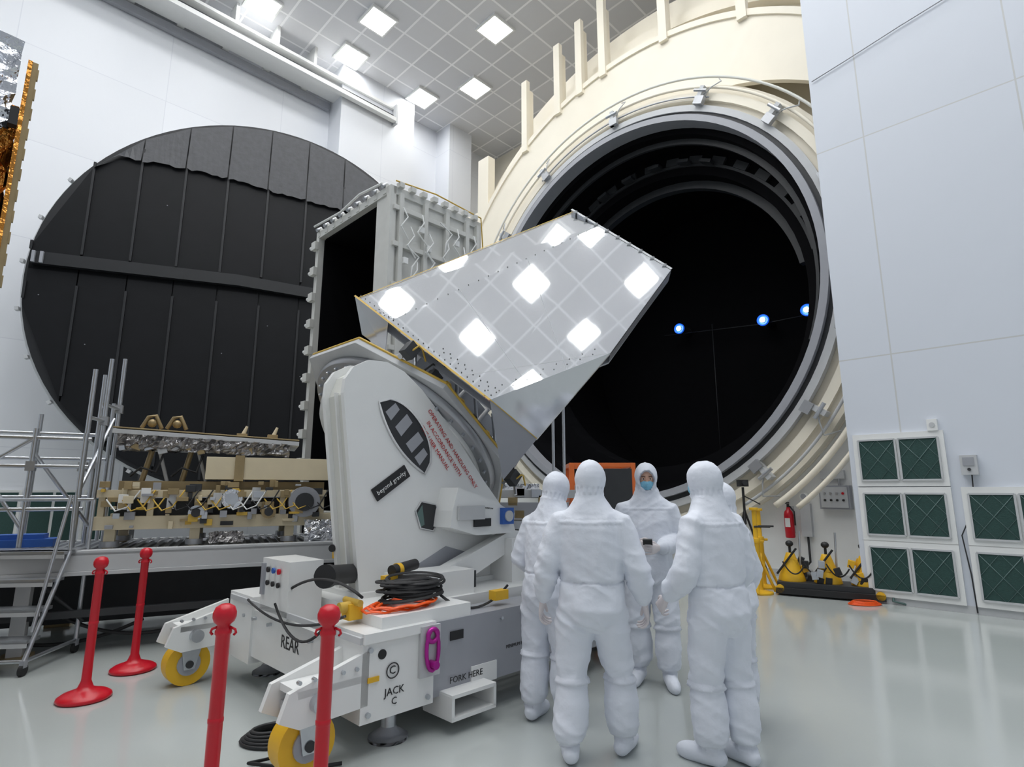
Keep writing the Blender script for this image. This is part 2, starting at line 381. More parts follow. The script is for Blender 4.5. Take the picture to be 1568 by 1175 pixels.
# ------------------------------------------------------------ room shell
b=MB('floor'); b.bx((-14,-12,-.2),(SB+.3,WL+.3,0),'floor'); room_finish(b)
b=MB('ceiling'); b.bx((-14,-12,CH),(SB+.3,WL+.3,CH+.2),'ceil'); room_finish(b)
b=MB('wall_left'); b.bx((-14,WL,0),(SB+.3,WL+.25,CH),'wallL')
b.bx((8.5,WL-.9,0),(11.6,WL,CH),'wallL'); b.bx((13.4,WL-.9,0),(14.6,WL,CH),'wallL')
room_finish(b)
b=MB('wall_back'); b.bx((SB,WR,0),(SB+.25,WL,CH),'cream'); room_finish(b)
b=MB('wall_right'); b.bx((SR,-12,0),(SR+.3,WR,CH),'wallR'); b.bx((SR+.3,WR-.3,0),(SB,WR,CH),'wallR'); room_finish(b)
b=MB('baseboard_right'); b.bx((SR-.02,-12,0),(SR,WR,.10),'lgrey'); room_finish(b)

vis=[(5.4,16.6),(8.5,16.6),(11.6,16.6),(8.34,14.57),(12.7,14.7),(11.3,12.1)]
more=[(s,w) for w in (9.6,7.1,4.6,2.1,-.4,-3.5) for s in (-6,-2.2,.4,3.,5.6,8.2)]+[(s,w) for w in (12.1,14.6) for s in (-6,-2,1.5,5)]
b=MB('ceiling_light_panels')
for s_,w_ in vis+more:
    h=.42
    b.bx((s_-h,w_-h,CH-.06),(s_+h,w_+h,CH-.02),'lamp')
    for a,c in(((-h-.06,-h-.06),(h+.06,-h)),((-h-.06,h),(h+.06,h+.06)),((-h-.06,-h),(-h,h)),((h,-h),(h+.06,h))):
        b.bx((s_+a[0],w_+a[1],CH-.08),(s_+c[0],w_+c[1],CH-.0),'white')
room_finish(b)

b=MB('crane_rail_beam')
b.bx((-10,17.0,15.5),(10.6,17.75,15.62),'white'); b.bx((-10,17.0,15.95),(10.6,17.75,16.05),'white'); b.bx((-10,17.3,15.62),(10.6,17.45,15.95),'lgrey')
b.bx((-10,17.02,15.62),(10.6,17.08,15.72),'dark'); b.bx((-10,16.8,15.35),(10.6,17.0,15.5),'white')
for i in range(16): b.bx((-9.5+i*1.3,17.1,16.05),(-9.4+i*1.3,17.7,CH),'white')
for i in range(16): b.bx((-9.6+i*1.3,17.75,15.5),(-9.4+i*1.3,WL,15.7),'white')
b.bx((10.6,16.85,15.3),(10.7,17.8,16.1),'lgrey')
b.bx((-10,17.8,15.2),(8.4,17.95,15.45),'greyp')
room_finish(b)

def ventbank(name,w1,w0,rows):
    b=MB(name); S=SR
    for z0,z1 in rows:
        b.bx((S-.05,w0-.07,z0-.09),(S-.0,w1+.07,z1+.09),'white')
        wm=(w0+w1)/2
        for a,c in((w0,wm-.02),(wm+.02,w1)):
            b.bx((S-.06,a,z0),(S-.045,c,z1),'vent')
            b.tube([(S-.064,a,z0),(S-.064,c,z1)],.005,'ventx',6); b.tube([(S-.064,a,z1),(S-.064,c,z0)],.005,'ventx',6)
            m_=(a+c)/2; b.tube([(S-.064,m_,z0),(S-.064,c,(z0+z1)/2),(S-.064,m_,z1),(S-.064,a,(z0+z1)/2),(S-.064,m_,z0)],.004,'ventx',6)
            for e in (a,c): b.bx((S-.075,e-.012,z0),(S-.045,e+.012,z1),'lgrey')
            for e in (z0,z1): b.bx((S-.075,a,e-.012),(S-.045,c,e+.012),'lgrey')
    return room_finish(b)
ventbank('filter_vent_1',2.40,1.42,[(.19,.79),(.96,1.55),(1.74,2.33)])  # right-wall banks of air vents with green filter mesh
ventbank('filter_vent_2',1.17,.19,[(.19,.79),(.96,1.55)])
ventbank('filter_vent_3',-.1,-1.1,[(.19,.79),(.96,1.55)])
b=MB('wall_electrical_box'); b.bx((SR-.13,1.02,1.80),(SR,1.20,2.06),'lgrey'); b.bx((SR-.14,1.05,1.92),(SR-.13,1.17,2.03),'greyp'); b.cyl((SR-.15,1.11,1.87),(SR-.13,1.11,1.87),.02,'dark')
b.tube([(SR-.05,1.1,1.8),(SR-.03,1.12,1.4),(SR-.04,1.3,1.0),(SR-.03,1.26,.5),(SR-.03,1.25,.02)],.008,'dark'); room_finish(b)
b=MB('wall_alarm_box'); b.bx((SR-.07,1.40,2.42),(SR,1.52,2.58),'white'); b.cyl((SR-.08,1.46,2.5),(SR-.07,1.46,2.5),.035,'lgrey'); room_finish(b)
b=MB('wall_cable'); b.tube([(SR-.03,2.5,8.55),(SR-.03,1.9,8.66),(SR-.03,1.2,8.80),(SR-.03,.5,8.92),(SR-.03,-2,9.3)],.009,'greyp',6); room_finish(b)

# ------------------------------------------------------------ vacuum chamber
CS,CW,CZ=11.28,7.39,5.9
def arc(b,s0,s1,r0,r1,a0,a1,k,n=64,clip=True,cz=CZ):
    vs=[];fs=[]
    f0=r0 if callable(r0) else (lambda a:r0); f1=r1 if callable(r1) else (lambda a:r1)
    for i in range(n+1):
        A=math.radians(a0+(a1-a0)*i/n)
        for s_,f in((s0,f0),(s0,f1),(s1,f1),(s1,f0)):
            r=f(math.degrees(A)); w=CW+r*math.cos(A)
            if clip: w=max(w,WR+.02)
            vs.append((s_,w,cz+r*math.sin(A)))
    for i in range(n):
        for j in range(4): fs.append((i*4+j,i*4+(j+1)%4,(i+1)*4+(j+1)%4,(i+1)*4+j))
    if abs(a1-a0)<359.9: fs+=[(0,1,2,3),(n*4+3,n*4+2,n*4+1,n*4)]
    b.add(vs,fs,k,False)
b=MB('vacuum_chamber')
arc(b,CS,CS+.25,4.52,5.35,0,360,'cream',96)
arc(b,CS-.12,CS,4.95,5.12,0,360,'cream',96)
arc(b,CS-.30,CS+.1,4.42,4.56,0,360,'greyp',96)
arc(b,CS-.18,CS+.1,4.56,4.66,0,360,'dark',96)
arc(b,CS-.22,CS-.05,4.66,4.80,0,360,'lgrey',96)
arc(b,CS+.1,CS+.6,4.28,4.50,0,360,'black',96)
arc(b,CS+.35,CS+.42,4.15,4.30,20,200,'dark',64)
arc(b,CS+.1,SB-.1,4.40,4.50,0,360,'black',96)
b.cyl((SB-.25,CW,CZ),(SB-.1,CW,CZ),4.45,'black',n=96)
arc(b,CS+1.6,CS+1.8,3.55,3.75,25,170,'dark',60); arc(b,CS+1.2,CS+1.8,3.75,4.4,0,360,'black',60)
arc(b,CS+1.15,CS+1.2,3.95,4.02,25,170,'dark',60)
for A in range(30,170,9):
    a=math.radians(A); Rr=Matrix.Rotation(a,3,'X')
    b.box((CS+1.15,CW+4.1*math.cos(a),CZ+4.1*math.sin(a)),(.08,.18,.35),'dark',Rr)
for A in (72,84,96,108,117):
    a=math.radians(A); Rr=Matrix.Rotation(a,3,'X'); b.box((CS+1.0,CW+4.0*math.cos(a),CZ+4.0*math.sin(a)),(.2,.08,.3),'dark',Rr)
arc(b,CS+.25,SB-.05,5.28,5.36,0,360,'cream',96)
arc(b,CS+.35,CS+.5,5.35,7.1,-12,114,'cream',80)
arc(b,CS+.35,CS+.5,lambda A:5.35+(min(A,140)-114)/26*.62,7.1,114,192,'cream',60)
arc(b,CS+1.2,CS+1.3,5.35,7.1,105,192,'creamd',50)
arc(b,CS+.30,CS+.9,7.05,7.2,-12,192,'cream',90)
arc(b,CS+.9,CS+1.2,7.75,8.05,20,192,'cream',80)
arc(b,CS+1.2,CS+1.3,7.1,8.8,60,192,'cream',80)
for w_,zt in((11.0,14.3),(9.66,14.8),(8.84,15.1),(8.03,15.3),(6.16,15.2),(4.2,15.4)):
    zb=CZ+math.sqrt(max(0,7.1**2-(w_-CW)**2))-.15
    b.bx((CS+.25,w_-.11,zb),(CS+.4,w_+.11,zt),'cream'); b.bx((CS+.4,w_-.03,zb),(CS+.65,w_+.03,zt-.2),'cream')
b.bx((CS+.4,12.8,0),(CS+.7,13.3,12.6),'cream')
b.bx((CS+.5,12.6,10.6),(CS+.62,14.2,10.8),'cream')
for rr,a0,a1,k,r in((5.22,5,175,'cream',.035),(5.45,15,150,'offwhite',.03),(5.0,60,120,'grey',.02),(5.6,182,235,'cream',.06),(5.28,182,240,'lgrey',.03),(5.85,190,232,'cream',.05)):
    b.tube([(CS-.17,max(WR+.1,CW+rr*math.cos(math.radians(A))) ,CZ+rr*math.sin(math.radians(A))) for A in [a0+(a1-a0)*i/50 for i in range(51)]],r,k,8)
for A in (38,62,90,118,140,162,196,215,232,320,345,8):
    a=math.radians(A); c=Vector((CS-.2,CW+4.98*math.cos(a),CZ+4.98*math.sin(a)))
    Rr=Matrix.Rotation(a,3,'X')
    b.box(c,(.24,.42,.10),'lgrey',Rr); b.box(c+Rr@Vector((-.1,-.12,.05)),(.10,.18,.22),'grey',Rr); b.cyl(c+Rr@Vector((-.12,.1,-.16)),c+Rr@Vector((-.12,.1,.16)),.035,'steel')
    b.tube([c,c+Rr@Vector((-.05,.2,.2)),c+Rr@Vector((0,.35,.35)),c+Rr@Vector((.15,.5,.15))],.015,'lgrey',6)
for w_,z_ in((8.38,6.52),(5.84,6.25),(4.69,6.28)):
    b.cyl((15.75,w_,z_),(16.3,w_,z_),.12,'dark'); b.ell((15.68,w_,z_),(.06,.075,.075),'bluelamp',12); b.lathe((15.75,w_,z_),[(.075,0),(.15,.06),(.16,.06),(.16,.0),(.075,-.02)],'bluehalo',24,(-1,0,0))
b.tube([(15.9,4.0,6.2),(15.9,6.0,6.2),(15.9,9,6.45)],.012,'dark',6)
b.tube([(15.9,7.4,6.5),(15.9,7.4,2.2)],.012,'dark',6)
room_finish(b)
b=MB('wall_chamber_base')
ws=[WR+i*(13.9-WR)/60 for i in range(61)]
vs=[];fs=[]
for w_ in ws:
    d=w_-CW; zt=CZ-math.sqrt(max(0,5.2**2-d*d)) if abs(d)<5.2 else CZ
    for s_ in (11.62,11.8): vs+= [(s_,w_,0),(s_,w_,zt)]
for i in range(60):
    a=i*4; fs+=[(a,a+1,a+5,a+4),(a+2,a+6,a+7,a+3),(a+1,a+3,a+7,a+5)]
b.add(vs,fs,'white'); b.bx((11.56,WR,0),(11.62,13.9,.12),'lgrey'); room_finish(b)

# ------------------------------------------------------------ chamber door
D=Matrix.Translation((-6.45,13.9,6.3))@Matrix.Rotation(math.radians(22),4,'Z')
b=MB('vacuum_chamber_door',D)
rd=4.72
b.lathe((0,.25,0),[(4.3,.0),(4.84,.0),(4.87,.05),(4.87,.25),(4.83,.30),(4.0,.30)],'lgrey',96,(0,-1,0))
b.lathe((0,.6,0),[(0,0),(3,.05),(4.6,.3),(4.8,.6)],'lgrey',64,(0,-1,0))
b.cyl((0,-.12,0),(0,.2,0),4.80,'seamb',n=96)
N=10; wd=2*rd/N
def edge(x): return math.sqrt(max(.0,rd*rd-x*x))
for i in range(N):
    x0=-rd+i*wd; x1=x0+wd-.03; e0=edge(x0)-.0 if i else .7; e1=edge(x1) if i<N-1 else .7
    mid=.15; low=.45; y=-.20
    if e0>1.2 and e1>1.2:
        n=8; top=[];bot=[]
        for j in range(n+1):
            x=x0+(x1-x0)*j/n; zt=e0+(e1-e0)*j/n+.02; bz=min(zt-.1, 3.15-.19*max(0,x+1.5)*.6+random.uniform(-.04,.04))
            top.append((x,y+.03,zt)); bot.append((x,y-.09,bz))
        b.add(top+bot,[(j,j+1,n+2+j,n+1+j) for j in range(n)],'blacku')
    zt0=min(e0,3.4); zt1=min(e1,3.4)
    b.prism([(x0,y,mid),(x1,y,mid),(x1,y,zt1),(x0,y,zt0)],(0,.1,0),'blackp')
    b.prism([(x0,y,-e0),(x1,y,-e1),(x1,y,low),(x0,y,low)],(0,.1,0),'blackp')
    b.box((x0,y-.02,(zt0+.5)/2+.1),(.05,.04,max(.1,zt0-.5)),'seamb')
    b.box((x0,y-.02,-e0/2),(.05,.04,max(.1,e0-.3)),'seamb')
    b.box((x0+random.uniform(.1,.8),y-.01,random.uniform(-.8,.8)*min(e0,e1)),(.02,.01,.015),'greyp')
b.prism([(-4.65,-.34,.52),(-.5,-.34,.56),(4.0,-.34,.28),(4.0,-.34,.02),(-.5,-.34,.28),(-4.65,-.34,.24)],(0,.16,0),'seamb')
for x in (-4.6,-4.45): b.box((x,-.34,.38),(.06,.12,.26),'greyp')
for A in range(150,260,13):
    a=math.radians(A); b.box((4.90*math.cos(a),-.05,4.90*math.sin(a)),(.07,.12,.08),'lgrey',Matrix.Rotation(-a,3,'Y'))
for x in (-2.4,2.4):
    b.bx((x-.15,.25,-6.28),(x+.15,.55,-3.9),'dark')
b.bx((-3,.1,-6.28),(3,.8,-6.0),'dark')
b.finish()

# ------------------------------------------------------------ tall instrument frame box
b=MB('instrument_enclosure_frame',R45)
s0,w0=4.087,6.52; S1=s0+1.62; W1=w0+2.15; zt=5.88
t=.10
for s_,w_ in((s0,w0),(S1,w0),(S1,W1),(s0,W1)):
    b.bx((s_-t/2,w_-t/2,0),(s_+t/2,w_+t/2,zt),'encl')
for z_ in (zt,1.3):
    b.bx((s0,w0-t/2,z_-.12),(S1,w0+t/2,z_),'encl'); b.bx((s0,W1-t/2,z_-.12),(S1,W1+t/2,z_),'encl')
    b.bx((s0-t/2,w0,z_-.12),(s0+t/2,W1,z_),'encl'); b.bx((S1-t/2,w0,z_-.12),(S1+t/2,W1,z_),'encl')
b.bx((s0-.03,w0+.05,1.3),(s0+.02,w0+.34,zt-.1),'encl')
b.bx((s0,w0,zt-.04),(S1,W1,zt+.0),'encl')
b.bx((s0+.02,w0-.02,1.3),(S1,w0+.02,zt-.1),'encl')
b.bx((s0+.06,w0+.03,1.2),(S1-.04,w0+.06,zt-.12),'black')
b.bx((S1-.06,w0+.05,1.2),(S1-.02,W1-.05,zt-.12),'black'); b.bx((s0+.06,W1-.06,1.2),(S1,W1-.02,zt-.12),'black')
b.bx((s0+.06,w0+.06,zt-.14),(S1-.06,W1-.06,zt-.05),'black'); b.bx((s0,w0,1.15),(S1,W1,1.2),'black')
b.bx((s0-.02,w0+.05,.05),(s0+.02,W1-.05,1.2),'black')
for z_ in (5.55,5.0,4.4,4.1,3.5,2.9):
    b.bx((s0,w0-.09,z_-.035),(S1,w0-.02,z_+.035),'encl')
for s_ in (s0+.12,s0+.55,s0+.95,s0+1.35,S1-.05):
    b.bx((s_-.035,w0-.10,2.6),(s_+.035,w0-.02,zt-.1),'encl')
for q in range(22):
    s_=s0+.12+.066*q; z_=(5.3,4.75,5.05,4.15,4.55)[q%5]; sg=random.uniform(-.1,.14)
    b.tube([(s_,w0-.13,z_+.25),(s_+.08+sg,w0-.15,z_+.12),(s_-.03+sg,w0-.15,z_-.05),(s_+.1,w0-.13,z_-.2)],.012,'white',6)
    if q%2: b.bx((s_-.03,w0-.13,z_-.02),(s_+.05,w0-.09,z_+.07),'white')
for w_ in [w0+.1+.25*i for i in range(9)]:
    b.cyl((s0-.1,w_,zt),(s0-.02,w_,zt+.06),.03,'grey'); b.bx((s0-.06,w_-.04,zt-.1),(s0,w_+.04,zt+.05),'encl')
for s_ in [s0+.1+.2*i for i in range(8)]:
    b.bx((s_-.04,w0-.12,zt-.02),(s_+.04,w0-.02,zt+.06),'encl')
for z_ in [1.5+.45*i for i in range(10)]:
    b.bx((s0-.12,W1-.06,z_),(s0-.05,W1+.08,z_+.14),'encl'); b.cyl((s0-.08,W1+.08,z_+.07),(s0-.08,W1+.16,z_+.07),.03,'white')
b.tube([(s0-.1,w0+.1,zt+.05),(s0-.12,w0+.7,zt+.1),(s0-.1,w0+1.3,zt+.04),(s0-.12,W1,zt+.08)],.02,'white',6)
b.tube([(s0,w0-.1,zt+.05),(s0+.7,w0-.12,zt+.1),(S1,w0-.1,zt+.05),(S1+.06,w0-.1,zt-.6)],.012,'tape',6)
b.finish(bevel=.006)

# ------------------------------------------------------------ tilt dolly
b=MB('spacecraft_tilt_dolly',R45)
b.bx((2.0,3.30,.20),(2.55,3.85,.72),'white'); b.bx((2.55,3.32,.22),(5.2,3.62,.70),'greyp')
b.bx((2.0,5.05,.20),(2.55,5.55,.72),'white'); b.bx((2.55,5.2,.22),(5.2,5.5,.70),'greyp')
b.bx((2.02,3.85,.26),(2.4,5.05,.62),'white'); b.bx((4.6,3.6,.22),(5.2,5.3,.7),'white')
b.bx((2.3,3.7,.66),(4.4,5.3,.76),'white')
b.bx((2.15,3.33,.70),(2.9,3.80,.79),'white'); b.bx((2.65,3.75,.76),(3.3,4.1,.95),'white')
b.bx((2.9,3.31,.22),(3.15,3.33,.35),'white'); b.bx((2.0,3.28,.66),(2.55,3.31,.72),'white'); b.bx((1.98,3.3,.66),(2.0,5.5,.70),'lgrey')
for s_ in (2.05,2.5):
    for z_ in (.25,.62): b.cyl((s_,3.28,z_),(s_,3.31,z_),.016,'steel',n=10)
for w_ in (3.4,3.75,4.0,4.7,5.0,5.2,5.45): b.cyl((1.985,w_,.56),(2.02,w_,.56),.014,'steel',n=10)
for q in range(8): b.cyl((3.2+.22*q,3.30,.64),(3.2+.22*q,3.33,.64),.012,'steel',n=8)
for z_ in (.10,.24): b.bx((2.62,3.18,z_-.012),(3.02,3.5,z_+.012),'white')
for s_ in (2.63,3.01): b.bx((s_-.012,3.18,.10),(s_+.012,3.5,.24),'white')
for w_,sg in((3.42,-1),(5.6,1)):
    for e in (-.12,.12): b.prism([(2.05,w_+e,.62),(1.55,w_+e,.48),(1.5,w_+e,.34),(1.62,w_+e,.28),(2.05,w_+e,.30)],(0,.04,0),'white')
    b.bx((1.6,w_-.12,.44),(2.05,w_+.14,.48),'white')
    b.cyl((1.72,w_-.18,.40),(1.72,w_+.18,.40),.05,'steel'); b.box((1.72,w_,.36),(.24,.2,.06),'steel')
    b.cyl((1.70,w_-.07,.17),(1.70,w_+.07,.17),.17,'yellow',n=32); b.cyl((1.70,w_-.085,.17),(1.70,w_+.085,.17),.09,'greyp'); b.cyl((1.70,w_-.11,.17),(1.70,w_+.11,.17),.03,'dark')
    for e in (-.1,.1): b.prism([(1.62,w_+e,.36),(1.80,w_+e,.36),(1.74,w_+e,.13),(1.66,w_+e,.13)],(0,.015,0),'steel')
    for q in range(5): b.cyl((1.6+.09*q,w_-.11,.53-.0*q),(1.6+.09*q,w_-.14,.53),.012,'steel',n=8)
for w_ in (3.55,5.3):
    b.cyl((5.0,w_-.07,.17),(5.0,w_+.07,.17),.17,'yellow',n=32)
for s_,w_ in((2.32,3.47),(2.32,5.4),(5.0,3.9)):
    b.cyl((s_,w_,.06),(s_,w_,.26),.05,'steel'); b.lathe((s_,w_,0),[(0,0),(.13,0),(.13,.02),(.06,.06),(.05,.08)],'greyp',24); b.cyl((s_,w_,.16),(s_,w_,.2),.075,'white')
b.cyl((2.14,3.295,.58),(2.14,3.30,.58),.03,'rub'); 
b.tube([(2.22+.045*math.cos(t*pi/12),3.293,.47+.045*math.sin(t*pi/12)) for t in range(24)],.004,'rub',6,True)
b.text('C',(2.22,3.298,.47),(1,0,0),(0,0,1),.07,'rub')
b.text('JACK',(2.24,3.298,.345),(1,0,0),(0,0,1),.065,'rub'); b.text('C',(2.24,3.298,.285),(1,0,0),(0,0,1),.06,'rub')
b.text('FORK HERE',(2.85,3.308,.30),(1,0,0),(0,0,1),.06,'rub'); b.text('MINIMUM FORK LENGTH',(3.45,3.318,.42),(1,0,0),(0,0,1),.035,'rub')
b.text('REAR',(2.02,4.35,.47),(0,-1,0),(0,0,1),.13,'rub')
b.bx((2.7,3.31,.56),(2.82,3.315,.62),'rub'); b.bx((2.04,3.29,.43),(2.12,3.298,.46),'yellow')
b.tube([(2.50+.05*math.cos(t*pi/10),3.25,.55+.13*math.sin(t*pi/10)) for t in range(20)],.014,'pink',8,True)
b.tube([(2.50+.04*math.cos(t*pi/10),3.25,.64+.04*math.sin(t*pi/10)) for t in range(20)],.016,'pink',8,True)
b.cyl((2.50,3.2,.46),(2.50,3.32,.46),.025,'pink'); b.bx((2.42,3.27,.38),(2.58,3.3,.7),'lgrey')
b.bx((1.98,4.35,.62),(2.25,4.85,1.06),'white'); 
for q in range(3):
    b.cyl((1.97,4.5+.1*q,.98),(1.955,4.5+.1*q,.98),.022,('red','blue','rub')[q],n=12); b.cyl((1.97,4.5+.1*q,.88),(1.955,4.5+.1*q,.88),.02,'rub',n=12)
b.bx((1.96,4.78,.78),(1.98,4.83,1.02),'greyp')
b.cyl((2.12,4.05,.98),(2.55,4.35,.93),.075,'rub'); b.cyl((2.10,4.03,.98),(2.15,4.07,.975),.085,'rub')
b.cyl((2.42,4.55,1.12),(2.62,4.7,1.12),.03,'rub'); b.box((2.5,4.6,1.08),(.06,.06,.1),'yellow')
b.cyl((2.52,3.80,1.0),(2.79,3.88,1.02),.042,'rub'); b.cyl((2.57,3.82,1.0),(2.61,3.83,1.0),.05,'yellow'); b.box((2.5,3.8,.93),(.1,.08,.08),'yellow'); b.cyl((2.55,3.82,.76),(2.55,3.82,.98),.03,'steel')
b.box((2.10,3.62,.80),(.10,.10,.10),'yellow'); b.cyl((2.0,3.62,.83),(2.10,3.62,.83),.035,'tape'); b.cyl((2.10,3.52,.86),(2.10,3.72,.86),.022,'tape')
b.box((3.3,3.45,.78),(.14,.08,.07),'yellow'); 
for q in range(16):
    rx=random.uniform(.15,.25); cx,cy=2.56+random.uniform(-.03,.03),3.60+random.uniform(-.02,.02); ph=random.uniform(0,6)
    b.tube([(cx+rx*math.cos(t*pi/14),cy+rx*.72*math.sin(t*pi/14),.83+.009*q+.018*math.sin(t*pi/14+ph)) for t in range(28)],.010,'rub',6,True)
for q in range(5):
    rx=random.uniform(.20,.27); cx,cy=2.42+random.uniform(-.03,.03),3.50+random.uniform(-.03,.03)
    b.tube([(cx+rx*math.cos(t*pi/14),cy+rx*.5*math.sin(t*pi/14),.803+.006*q+.006*math.sin(t*2.)) for t in range(28)],.008,'orange',6,True)
b.tube(hang((2.7,3.5,.88),(3.4,3.45,.84),.15),.010,'rub',6); b.tube(hang((1.98,3.5,.8),(1.98,5.1,.7),.12),.010,'rub',6); b.tube(hang((1.98,3.7,.75),(1.95,4.5,.75),.2),.010,'rub',6)
b.tube(hang((2.1,3.5,.9),(2.0,4.4,.85),-.1),.010,'rub',6)
# tower
prof=[(2.50,.72),(2.26,2.38),(2.27,2.50),(2.34,2.61),(2.48,2.69),(2.66,2.70),(2.84,2.64),(3.04,2.50),(3.38,2.18),(3.8,1.70),(4.22,1.27),(4.28,1.1),(4.0,.74)]
b.prism([(s_,4.2,z_) for s_,z_ in prof],(0,.05,0),'white')
b.prism([(s_,4.52,z_) for s_,z_ in prof],(0,.05,0),'white')
inn=[(2.53,.72),(2.30,2.38),(2.36,2.55),(2.50,2.64),(2.70,2.65),(2.9,2.57),(3.08,2.42),(3.38,2.12),(3.8,1.62),(4.15,1.25),(4.2,1.1),(3.9,.74)]
b.prism([(s_,4.25,z_) for s_,z_ in inn],(0,.27,0),'offwhite')
b.prism([(2.50,4.36,.72),(2.27,4.36,2.40),(2.33,4.36,2.4),(2.56,4.36,.72)],(0,.02,0),'white')
prof2=[(3.1,.72),(3.0,1.9),(3.3,1.9),(4.1,1.15),(4.0,.74)]
b.prism([(s_,5.15,z_) for s_,z_ in prof2],(0,.12,0),'white')
b.bx((2.45,4.15,.72),(4.1,5.35,.80),'white')
W=4.195
def lens(cx,cz,L,Wd,ang,n=20):
    pts=[]
    for i in range(n+1): 
        t=-1+2*i/n; pts.append((t*L/2,-Wd*.25*(1-t*t)))
    for i in range(1,n): 
        t=1-2*i/n; pts.append((t*L/2,Wd*.75*math.sqrt(max(0,1-t*t))))
    ca,sa=math.cos(ang),math.sin(ang)
    return [(cx+x*ca-y*sa,cz+x*sa+y*ca) for x,y in pts]
lp=lens(2.84,2.04,.78,.32,math.radians(-50))
b.prism([(x,W-.002,z) for x,z in lp],(0,.01,0),'dark')
b.tube([(x,W-.004,z) for x,z in lp],.010,'lgrey',6,True)
ca,sa=math.cos(math.radians(-50)),math.sin(math.radians(-50))
for t0,dx in ((-.24,-.06),(-.08,-.02),(.10,.03),(.25,.07)):
    q=[(t0-.045,.0),(t0+.055,.0),(t0+.035+dx*.3,.17),(t0-.06+dx*.3,.17)] if abs(t0)<.2 else [(t0-.045,.0),(t0+.045,.0),(t0+.02,.13),(t0-.05,.13)]
    b.prism([(2.84+x*ca-y*sa,W-.006,2.04+x*sa+y*ca) for x,y in q],(0,.006,0),'greyp')
hx=[(3.0,1.42),(3.06,1.50),(3.22,1.47),(3.27,1.36),(3.2,1.24),(3.06,1.27)]
b.prism([(x,W-.002,z) for x,z in hx],(0,.01,0),'dark'); b.tube([(x,W-.004,z) for x,z in hx],.008,'lgrey',6,True)
b.prism([(x,W-.006,z) for x,z in [(3.02,1.40),(3.07,1.47),(3.1,1.3),(3.06,1.28)]],(0,.006,0),'ventx')
b.prism([(3.0,W-.002,.95),(3.35,W-.002,1.10),(3.6,W-.002,1.03),(3.35,W-.002,.92)],(0,.01,0),'greyp')
ca,sa=math.cos(math.radians(34)),math.sin(math.radians(34))
Rl=Matrix.Rotation(math.radians(-34),3,'Y')
b.box((2.74,W-.004,1.66),(.38,.012,.115),'rub',Rl)
b.text('beyond gravity',(2.74,W-.012,1.66),(ca,0,sa),(-sa,0,ca),.055,'white')
for i,tx in enumerate(('OPERATING AND HANDLING ONLY','IN ACCORDANCE WITH','THE USER MANUAL')):
    a=math.radians(-50); xd=(math.cos(a),0,math.sin(a)); yd=(-math.sin(a),0,math.cos(a))
    o=Vector((3.41,W-.003,1.97))+Vector(yd)*(-.08*i)+Vector(xd)*(-.07*i)
    b.text(tx,o,xd,yd,.056,'redtxt')
b.prism([(3.22,3.95,1.42),(3.28,3.95,1.62),(3.72,3.95,1.50),(3.98,3.95,1.38),(3.95,3.95,1.20),(3.5,3.95,1.20),(3.2,3.95,1.28)],(0,.27,0),'white')
b.box((3.42,3.93,1.40),(.30,.03,.12),'lgrey'); b.box((3.56,3.94,1.31),(.2,.02,.07),'rub'); b.text('INSPECTION WINDOW',(3.58,3.945,1.44),(1,0,-.1),(.1,0,1),.022,'rub')
b.box((3.86,3.93,1.36),(.14,.05,.15),'blue'); b.cyl((3.86,3.89,1.36),(3.86,3.95,1.36),.05,'lgrey')
b.prism([(3.05,4.0,.8),(3.15,4.0,.92),(4.0,4.0,1.22),(4.2,4.0,1.2),(4.1,4.0,1.08),(3.4,4.0,.8)],(0,.12,0),'white')
b.bx((3.9,3.9,.75),(4.3,4.3,1.15),'white'); b.cyl((4.1,3.8,1.0),(4.1,3.95,1.0),.07,'rub')
b.bx((3.32,3.95,.76),(3.5,4.1,.90),'dark')
b.finish(bevel=.005)

# ------------------------------------------------------------ spacecraft instrument on tilt ring
b=MB('spacecraft_instrument_assembly',R45)
a=Vector((.646,0,.763)); d=Vector((.763,0,-.646)); wv=Vector((0,1,0)); C0=Vector((3.38,5.17,2.0))
def P(al,dd,ww): return C0+a*al+d*dd+wv*ww
b.lathe(C0,[(.3,-.12),(.82,-.12),(.87,-.08),(.92,0),(.92,.10),(.98,.12),(.98,.16),(.5,.16)],'white',64,a)
b.lathe(C0+a*.16,[(.5,0),(1.09,0),(1.11,.03),(1.11,.07),(.5,.07)],'grey',64,a)
for i in range(36):
    t=2*pi*i/36; q=P(.15,1.04*math.cos(t),1.04*math.sin(t)); b.cyl(q-a*.02,q+a*.1,.018,'steel',n=8)
oc=[]
for i in range(8):
    t=2*pi*(i+.5)/8; oc.append(P(.24,1.30*math.cos(t),1.22*math.sin(t)))
b.prism(oc,a*.06,'lgrey')
for i in range(8): b.tube([oc[i]+a*.07,oc[(i+1)%8]+a*.07],.014,'tape',6)
Rb=Matrix((d,wv,a)).transposed()
b.box(P(.62,0,.15),(1.25,1.3,.62),'greyp',Rb); b.box(P(.55,.7,-.2),(.35,.5,.5),'grey',Rb); b.box(P(.45,.35,-.62),(.4,.25,.3),'dark',Rb); b.box(P(.5,-.5,-.6),(.4,.22,.35),'grey',Rb); b.box(P(.42,-.1,-.72),(.28,.2,.2),'lgrey',Rb)
for dd in (-.9,-.55,-.2,.15,.5,.85):
    b.cyl(P(.3,dd,-.82),P(.95,dd+.2,-.55),.025,'grey',n=10); b.cyl(P(.3,dd+.2,-.85),P(.9,dd-.1,-.6),.018,'steel',n=8)
    b.box(P(.36,dd,-.92),(.12,.10,.14),'tape' if dd in(-.2,.5) else 'dark',Rb)
